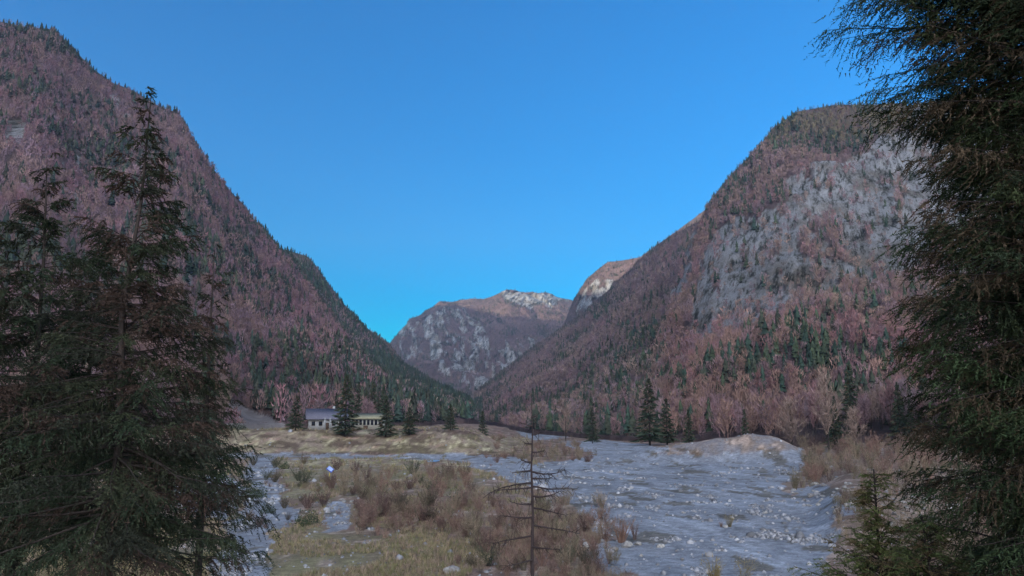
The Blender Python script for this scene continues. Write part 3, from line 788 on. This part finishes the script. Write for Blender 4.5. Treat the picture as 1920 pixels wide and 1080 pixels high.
def field(name, polys, N, hm, cols, tm, label, seed, cat='grass', inv=None, clump=0.0, x0=-150, x1=2050, y1=1180):
    rng = np.random.default_rng(seed)
    allp = np.array([q for p in polys for q in p]); lo_, hi_ = allp.min(0), allp.max(0)
    px = rng.uniform(max(x0, lo_[0]), min(x1, hi_[0]), N); py = rng.uniform(max(lo_[1], 808), min(y1, hi_[1]), N)
    m = np.zeros(N, bool)
    jx = px + 12 * rng.normal(0, 1, N); jy = py + 5 * rng.normal(0, 1, N)
    for p in polys: m |= inpoly(jx, jy, p)
    px, py = px[m], py[m]
    zt = np.zeros(len(px))
    for _ in range(3):
        a = (px - 960) / FPX; b_ = (540 - py) / FPX; dz = np.minimum(ST + b_ * CT, -.006); k = (zt - CAMH) / dz; y = np.minimum(k * (CT - b_ * ST), 600); x = a * k; zt = ground_z(x, y)
    _, g = ground_cols(x, y, zt * 0)
    keep = (zt < CAMH - 2) & (~g | (rng.random(len(x)) < .03)) & (fbm(x / 5, y / 9, seed=seed, oct=3) > clump)
    x, y, zt = x[keep], y[keep], zt[keep]
    c = np.array(cols); ci = np.clip((fbm(x / 7, y / 12, seed=seed + 1) + 1) / 2 * len(c) + rng.normal(0, .8, len(x)), 0, len(c) - .01).astype(int)
    col = c[ci] * rng.uniform(.7, 1.3, (len(x), 1)); h = hm * rng.uniform(.5, 1.4, len(x)) * np.clip(y / 120, .8, 2.2)
    V, F, C = stamp(tm, np.stack([x, y, zt], -1), h, col, rng)
    return tag(mesh_np(name, V, F, M_vc, C), label, cat, kind='stuff')
TF = [tuft_t(7, 1, .5, s, .05) for s in range(5)]
field('grass', P_GREEN + P_STRAW + [[(330, 800), (1000, 815), (1050, 1200), (0, 1200), (0, 900)]], 70000, .5, [(.20, .17, .08), (.26, .20, .12), (.16, .155, .07), (.24, .18, .125), (.22, .19, .09)], TF, 'short yellow green grass over the meadow', 11)
BU = [bush_t(9, 7, s, .016) for s in range(6)]
RC = [(.155, .105, .08), (.18, .115, .085), (.14, .12, .075), (.19, .15, .10), (.11, .075, .06)]
field('undergrowth', P_RED[:2] + P_RED[3:4], 6500, 1.25, RC, BU, 'low leafless red brown brush around the dead sapling', 12, 'brush', clump=-.12)
field('undergrowth', [P_RED[2]] + [P_RED[4]] + [[(1500, 830), (1960, 830), (1960, 1180), (1700, 1180), (1500, 900)]], 7000, 1.5, RC, BU, 'russet brush covering the right bank', 13, 'brush', clump=-.2)
def bush_mesh(seed, col, stems=26, tw=12, wd=.011, spread=.6):
    V, F = bush_t(stems, tw, seed, wd, spread); r = np.random.default_rng(seed)
    C = np.array(col) * r.uniform(.7, 1.35, (len(F), 1)).repeat(3, 0); o = mesh_np('bush', V, F, M_vc, C); me = o.data; bpy.data.objects.remove(o); return me
def leafy_mesh(seed, col):
    r = np.random.default_rng(seed); n = 900; V = []; C = []
    for i in range(n):
        th = r.random() * 6.283; q = r.random() ** .5 * .6; h = r.random() * (1 - q * q * 1.2) * (.8 + .3 * math.sin(th * 3 + seed)); p = np.array([q * math.cos(th), q * math.sin(th), max(0, h)])
        e = r.normal(0, 1, 3); e /= np.linalg.norm(e); s_ = np.cross(e, r.normal(0, 1, 3)); s_ /= np.linalg.norm(s_)
        V += [p - s_ * .02, p + s_ * .02, p + e * .09]; C += [np.array(col) * r.uniform(.6, 1.5)] * 3
    o = mesh_np('bush', V, np.arange(3 * n).reshape(-1, 3), M_vc, np.array(C)); me = o.data; bpy.data.objects.remove(o); return me
BM_red = [bush_mesh(s, RC[s % 5]) for s in range(5)]; BM_grn = [leafy_mesh(s, (.035, .05, .025)) for s in range(3)]; BM_gr = [bush_mesh(s + 20, c, 60, 3, .012, .75) for s, c in enumerate([(.20, .16, .07), (.16, .10, .07)])]
def bush(px, py, hpx, wide, meshes, label, group=None, name='bush', cat='bush'):
    x, y, z = gd(px, py)
    for _ in range(5):
        z = min(gz(x, y), 9); x, y, z = gd(px, py, z)
    s_ = hpx / FPX * y; o = bpy.data.objects.new(name, random.choice(meshes)); COL.objects.link(o)
    o.location = (x, y, gz(x, y) - .05); o.scale = (s_ * wide, s_ * wide, s_); o.rotation_euler[2] = random.random() * 6.28
    tag(o, label, cat, group)
random.seed(11)
bush(645, 930, 62, .7, BM_red, 'tall dense dark bare bush beside the solar panel')
bush(672, 925, 50, .8, BM_red, 'bare bush just right of the tallest one by the solar panel')
bush(622, 920, 40, .8, BM_red, 'small bare bush under the solar panel')
bush(480, 850, 30, 1.3, BM_grn, 'wide dark evergreen shrub beside the meadow track')
bush(508, 850, 24, 1.0, BM_grn, 'evergreen shrub at the right end of the wide dark one')
bush(534, 852, 20, .8, BM_grn, 'small round dark shrub right of the wide evergreen one')
bush(593, 850, 14, .9, BM_grn, 'tiny green shrub alone on the meadow beyond the track')
bush(440, 806, 18, 2.0, BM_grn, 'low dark shrub below the pale sloping track')
bush(1165, 1018, 58, .7, BM_gr, 'upright tan grass clump behind the biggest boulder', name='grass_clump', cat='grass clump')
bush(1190, 1012, 40, .7, BM_red, 'thin bare bush right of the tan grass clump')
bush(1368, 988, 26, .9, BM_gr, 'grass clump alone in the middle of the gravel bed', name='grass_clump', cat='grass clump')
bush(1352, 988, 12, 1.1, BM_red, 'tiny red bush touching the lone grass clump on the gravel')
bush(1340, 1090, 50, 1.0, BM_gr, 'tan grass clump at the bottom edge, left one', name='grass_clump', cat='grass clump')
bush(1395, 1092, 48, 1.0, BM_gr, 'tan grass clump at the bottom edge, right one', name='grass_clump', cat='grass clump')
bush(1490, 918, 44, .9, BM_red, 'round russet bush at the corner of the right embankment')
bush(1530, 905, 34, 1.0, BM_red, 'russet bush behind the corner bush of the right embankment')
bush(575, 985, 34, 1.1, BM_grn, 'low green bush at the far edge of the near meadow')
for k in range(70):
    px, py = random.uniform(850, 1150), random.uniform(945, 1085)
    bush(px, py, random.uniform(26, 50), 1.0, BM_red, 'leafless red brown bush in the thicket around the dead sapling', 'bushes around the dead sapling')
for k in range(55):
    px, py = random.uniform(670, 900), random.uniform(895, 995)
    bush(px, py, random.uniform(22, 44), 1.0, BM_red, 'leafless brown bush in the thicket between the solar panel and the near meadow', 'bushes in the middle thicket')
for k in range(36):
    px, py = random.uniform(930, 1120), random.uniform(835, 868)
    bush(px, py, random.uniform(7, 18), 1.5, BM_red, 'low russet bush on the spit at the far end of the river bed', 'bushes on the far spit')
BM_dk = [bush_mesh(s + 60, c, 30, 16, .013, .8) for s, c in enumerate([(.07, .06, .04), (.09, .06, .05), (.06, .065, .04), (.12, .09, .06)])]
for k in range(70):
    px, py = random.choice([(random.uniform(530, 680), random.uniform(885, 1000)), (random.uniform(660, 900), random.uniform(890, 1000)), (random.uniform(870, 1120), random.uniform(960, 1075)), (random.uniform(440, 640), random.uniform(812, 850))])
    hh_ = random.uniform(16, 42) * (.6 if py < 860 else 1)
    zn = 'on the far meadow' if py < 860 else ('around the solar panel and the stony patch' if px < 680 else ('in the middle thicket' if px < 870 else 'beside the dead sapling'))
    bush(px, py, hh_, 1.1, BM_dk, 'dark dense round bush ' + zn, 'dark bushes ' + zn)
for k in range(60):
    px, py = random.uniform(1500, 1900), random.uniform(835, 905)
    bush(px, py, random.uniform(20, 42), 1.0, BM_red, 'russet bush on the right bank above the embankment', 'bushes on the right bank')
for k in range(60):
    px, py = random.uniform(430, 960), random.uniform(812, 848)
    bush(px, py, random.uniform(5, 14), 1.5, BM_red, 'tiny bush scattered on the far meadow', 'bushes on the far meadow')

# ------------------------------------------------------------------ dead sapling
def curve_pts(p0, d0, L_, bend, n=7, jit=.02, rng=None):
    P = [np.array(p0, float)]; d = np.array(d0, float); d /= np.linalg.norm(d)
    for i in range(n):
        P.append(P[-1] + d * L_ / n); d = d + np.array(bend) / n + (rng.normal(0, jit, 3) if rng is not None else 0); d /= np.linalg.norm(d)
    return np.array(P)
M_twig = plain('dead_bark', (.045, .035, .032))
rs = np.random.default_rng(3)
D0 = 36.0; top = at(997, 738, D0); x0 = float(top[0]); zb = gz(x0, D0); Ht = float(top[2]) - zb
sap = tag(empty('dead_sapling', (x0, D0, zb)), 'thin dead larch with bare upcurved branches standing before the gravel bed', 'tree')
V, F = tube([(0, 0, -.3), (.05, 0, Ht * .3), (-.02, 0.05, Ht * .45), (.03, 0, Ht * .6), (-.03, 0.03, Ht * .75), (.03, 0, Ht * .87), (-.02, 0, Ht)], [.095, .085, .072, .06, .045, .028, .010], 7)
mesh_np('trunk', V, F, M_twig, parent=sap)
def pz(py): return float(at(997, py, D0)[2]) - zb
for k, (py, sx, L_, up) in enumerate([(885, 1, 1.7, .45), (882, -1, .9, .3), (866, -1, .6, .4), (912, 1, 2.0, .4), (914, -1, 1.65, .35), (930, 1, 1.3, .6), (905, -1, 2.3, -.5), (945, -1, .9, .3), (952, 1, 1.5, .1), (848, 1, .6, .5), (832, -1, .4, .4), (815, 1, .35, .4),
                                      (970, -1, 1.6, .2), (985, 1, 1.9, .2), (1005, -1, 1.7, .1), (1025, 1, 1.5, .1), (1050, -1, 1.3, .1), (897, 1, 1.0, .2), (798, -1, .3, .5), (782, 1, .25, .6)]):
    mb = MB(); ang = rs.uniform(-.6, .6); d = np.array([sx * math.cos(ang), math.sin(ang), -.12])
    P = curve_pts((0, 0, pz(py)), d, L_, (0, 0, up), 9, .05, rs)
    mb.add(*tube(P, np.linspace(.045, .012, len(P)), 5))
    for j in range(int(L_ * 14)):
        q = P[rs.integers(1, len(P))] + rs.normal(0, .02, 3); e = rs.normal(0, .35, 3) + [sx * .3, 0, -.55 if rs.random() < .75 else .5]
        T = curve_pts(q, e, rs.uniform(.12, .5), (0, 0, -.2), 3, .1, rs); mb.add(*tube(T, [.014, .012, .009, .006], 3))
    mb.build('branch', M_twig, sap)

# ------------------------------------------------------------------ the near spruces
def spruce(px, top, D, label, z_lo, prof, seed, n_wh=60, dens=1.0, cols=((.022, .034, .016), (.035, .045, .018), (.05, .036, .02)), card=(.13, .034), name='spruce', droop=.5, per=6, side=None, tr=.2, gap=0.0, ndl=12, thin=0.0):
    r = np.random.default_rng(seed)
    p = at(px, top, D); x = float(p[0]); z0 = gz(x, D); Ht = float(p[2]) - z0
    root = tag(empty(name, (x, D, z0)), label, 'tree')
    V, F = tube([(r.normal(0, .05), r.normal(0, .05), h) for h in np.linspace(-.4, Ht, 9)], np.linspace(tr, .01, 9), 9)
    lm = MB(); lm.add(V, F); NV = []; NC = []
    cols = np.array(cols)
    zs = np.linspace(z_lo, Ht - .1, n_wh)
    for zi, zz_ in enumerate(zs):
        f = (zz_ - z_lo) / (Ht - z_lo)
        Lm = np.interp(f, prof[0], prof[1])
        for k in range(per):
            az = r.random() * 6.283
            if side is not None and r.random() < .4: az = side + r.normal(0, .7)
            if r.random() < gap + thin * f: continue
            L_ = Lm * r.uniform(.6, 1.12) 
            if L_ < .12: continue
            h = zz_ + r.uniform(-.3, .3)
            d = np.array([math.cos(az), math.sin(az), .15 - droop * .8 * (1 - f) + .5 * f + r.normal(0, .16)])
            P = curve_pts((0, 0, h), d, L_, (0, 0, -droop * .7 + .55 * (1 - f)), 7, .06, r)
            lm.add(*tube(P, np.linspace(.006 + .008 * L_, .002, len(P)), 4))
            # side twigs, hanging, each with its needle sprays
            nt_ = int(L_ * 13 * dens) + 2
            tpos = r.uniform(.12, 1, nt_) ** .8 * (len(P) - 1.001); i0 = tpos.astype(int); fr_ = (tpos - i0)[:, None]
            q = P[i0] * (1 - fr_) + P[i0 + 1] * fr_
            dirn = (P[-1] - P[0]) / L_; sd_ = np.cross(dirn, [0, 0, 1]); sd_ /= np.linalg.norm(sd_)
            sg_ = r.choice([-1, 1], nt_)[:, None]
            e = dirn * r.uniform(.3, .8, (nt_, 1)) + sg_ * sd_ * r.uniform(.3, .9, (nt_, 1)) + np.array([0, 0, -1]) * r.uniform(.1, .2 + droop * 1.3, (nt_, 1))
            e /= np.linalg.norm(e, axis=1)[:, None]
            tl = (.16 + .26 * L_ * (1 - .6 * tpos / len(P))) * r.uniform(.5, 1.2, nt_); tl = np.minimum(tl, .8)
            nn = ndl
            s_ = np.linspace(.05, 1, nn)[None, :, None]
            c0 = q[:, None] + e[:, None] * tl[:, None, None] * s_ + np.array([0, 0, -.12]) * tl[:, None, None] * s_ ** 2
            c0 = c0.reshape(-1, 3); n_ = len(c0)
            nd_ = e.repeat(nn, 0) * .8 + r.normal(0, .45, (n_, 3)); nd_ /= np.linalg.norm(nd_, axis=1)[:, None]
            sv = np.cross(nd_, r.normal(0, 1, (n_, 3))); sv /= np.linalg.norm(sv, axis=1)[:, None]
            ll = card[0] * r.uniform(.6, 1.3, (n_, 1)); ww = card[1] * r.uniform(.6, 1.3, (n_, 1))
            NV.append(np.stack([c0 - sv * ww * .5 - nd_ * ll * .3, c0 + sv * ww * .5 - nd_ * ll * .3, c0 + nd_ * ll * .7], 1).reshape(-1, 3))
            cc = cols[r.choice(len(cols), p=None)] * r.uniform(.7, 1.3)
            NC.append((cc * r.uniform(.7, 1.4, (n_, 1))).repeat(3, 0))
    lm.build('trunk', M_bark, root)
    V = np.concatenate(NV); mesh_np('crown', V, np.arange(len(V)).reshape(-1, 3), M_vc, np.concatenate(NC), parent=root)
    return root
# left group
BR = ((.020, .030, .016), (.028, .034, .018), (.048, .033, .024), (.024, .028, .018))
spruce(272, 178, 17, 'big dark spruce at the left whose lowest branches reach out over the track', 9.75, ([0, .08, .2, .4, .6, .8, 1], [3.3, 3.1, 2.5, 2.0, 1.5, .8, .1]), 21, 60, 1.35, BR, per=8, side=0.0, gap=.12, thin=.68, card=(.10, .024), droop=.6, ndl=13)
spruce(95, 300, 20, 'slimmer dark spruce at the left frame edge behind the biggest one', 9.3, ([0, .2, .6, 1], [3.0, 2.7, 1.7, .1]), 22, 52, 1.35, BR, per=6, gap=.15, thin=.5, card=(.11, .028), droop=.6)
spruce(405, 470, 24, 'shorter sparse spruce right behind the biggest one at the left', 8.6, ([0, .3, .6, 1], [1.5, 1.3, .8, .2]), 23, 38, 1.0, BR, per=5, gap=.2, thin=.5, card=(.11, .028))
spruce(190, 420, 23, 'dark spruce standing in the gap between the two biggest ones at the left', 9.2, ([0, .3, .7, 1], [3.0, 2.3, 1.3, .1]), 24, 50, 1.35, BR, per=6, gap=.1, thin=.3, card=(.11, .028), droop=.6)
# right tree
GR = ((.026, .042, .018), (.036, .048, .020), (.052, .040, .024), (.022, .032, .016))
spruce(1905, -900, 10.5, 'huge dark spruce filling the right edge of the view', 7.6, ([0, .12, .25, .36, .43, .52, .62, 1], [2.8, 2.6, 2.5, 2.4, 1.95, 3.1, 3.4, .3]), 31, 100, 1.45, GR, card=(.08, .018), per=12, side=math.pi, tr=.26, ndl=16, gap=.08)
spruce(1800, -350, 16, 'second dark spruce standing behind the huge one at the right', 7.6, ([0, .3, .6, 1], [2.3, 2.0, 1.6, .2]), 33, 74, 1.5, GR, per=8, gap=.1, card=(.10, .022))
spruce(1640, 880, 13, 'young yellow green spruce at the bottom right below the huge one', 7.0, ([0, .4, .65, 1], [2.6, 1.6, .65, .03]), 32, 42, 1.1, ((.09, .105, .036), (.07, .09, .03), (.105, .085, .04)), (.075, .015), per=8, droop=.2, tr=.1)

spruce(1735, 965, 12, 'broad low young spruce right of the yellow green one under the huge spruce', 6.8, ([0, .4, .7, 1], [2.0, 1.5, .8, .05]), 35, 28, 1.2, ((.07, .09, .032), (.055, .075, .028), (.09, .07, .035)), card=(.075, .015), per=9, droop=.25, tr=.08)
spruce(-20, 400, 19, 'dark spruce cut off by the left frame edge', 9.4, ([0, .3, .7, 1], [2.6, 2.2, 1.3, .1]), 25, 46, 1.2, BR, per=7, gap=.1, thin=.3, card=(.10, .024), droop=.6)

# ------------------------------------------------------------------ air
def haze():
    V, F = box(-7200, 5200, -6300, 8200, -90, 1900)
    m = bpy.data.materials.new('haze_mat'); m.use_nodes = True; n = m.node_tree; n.nodes.clear()
    o = n.nodes.new('ShaderNodeOutputMaterial'); pv = n.nodes.new('ShaderNodeVolumePrincipled')
    pv.inputs['Color'].default_value = (.78, .90, 1.0, 1); pv.inputs['Density'].default_value = HAZE; pv.inputs['Anisotropy'].default_value = .5
    n.links.new(pv.outputs[0], o.inputs['Volume'])
    tag(mesh_np('haze', V, F, m), kind='stuff')
HAZE = 5.5e-5
if HAZE: haze()
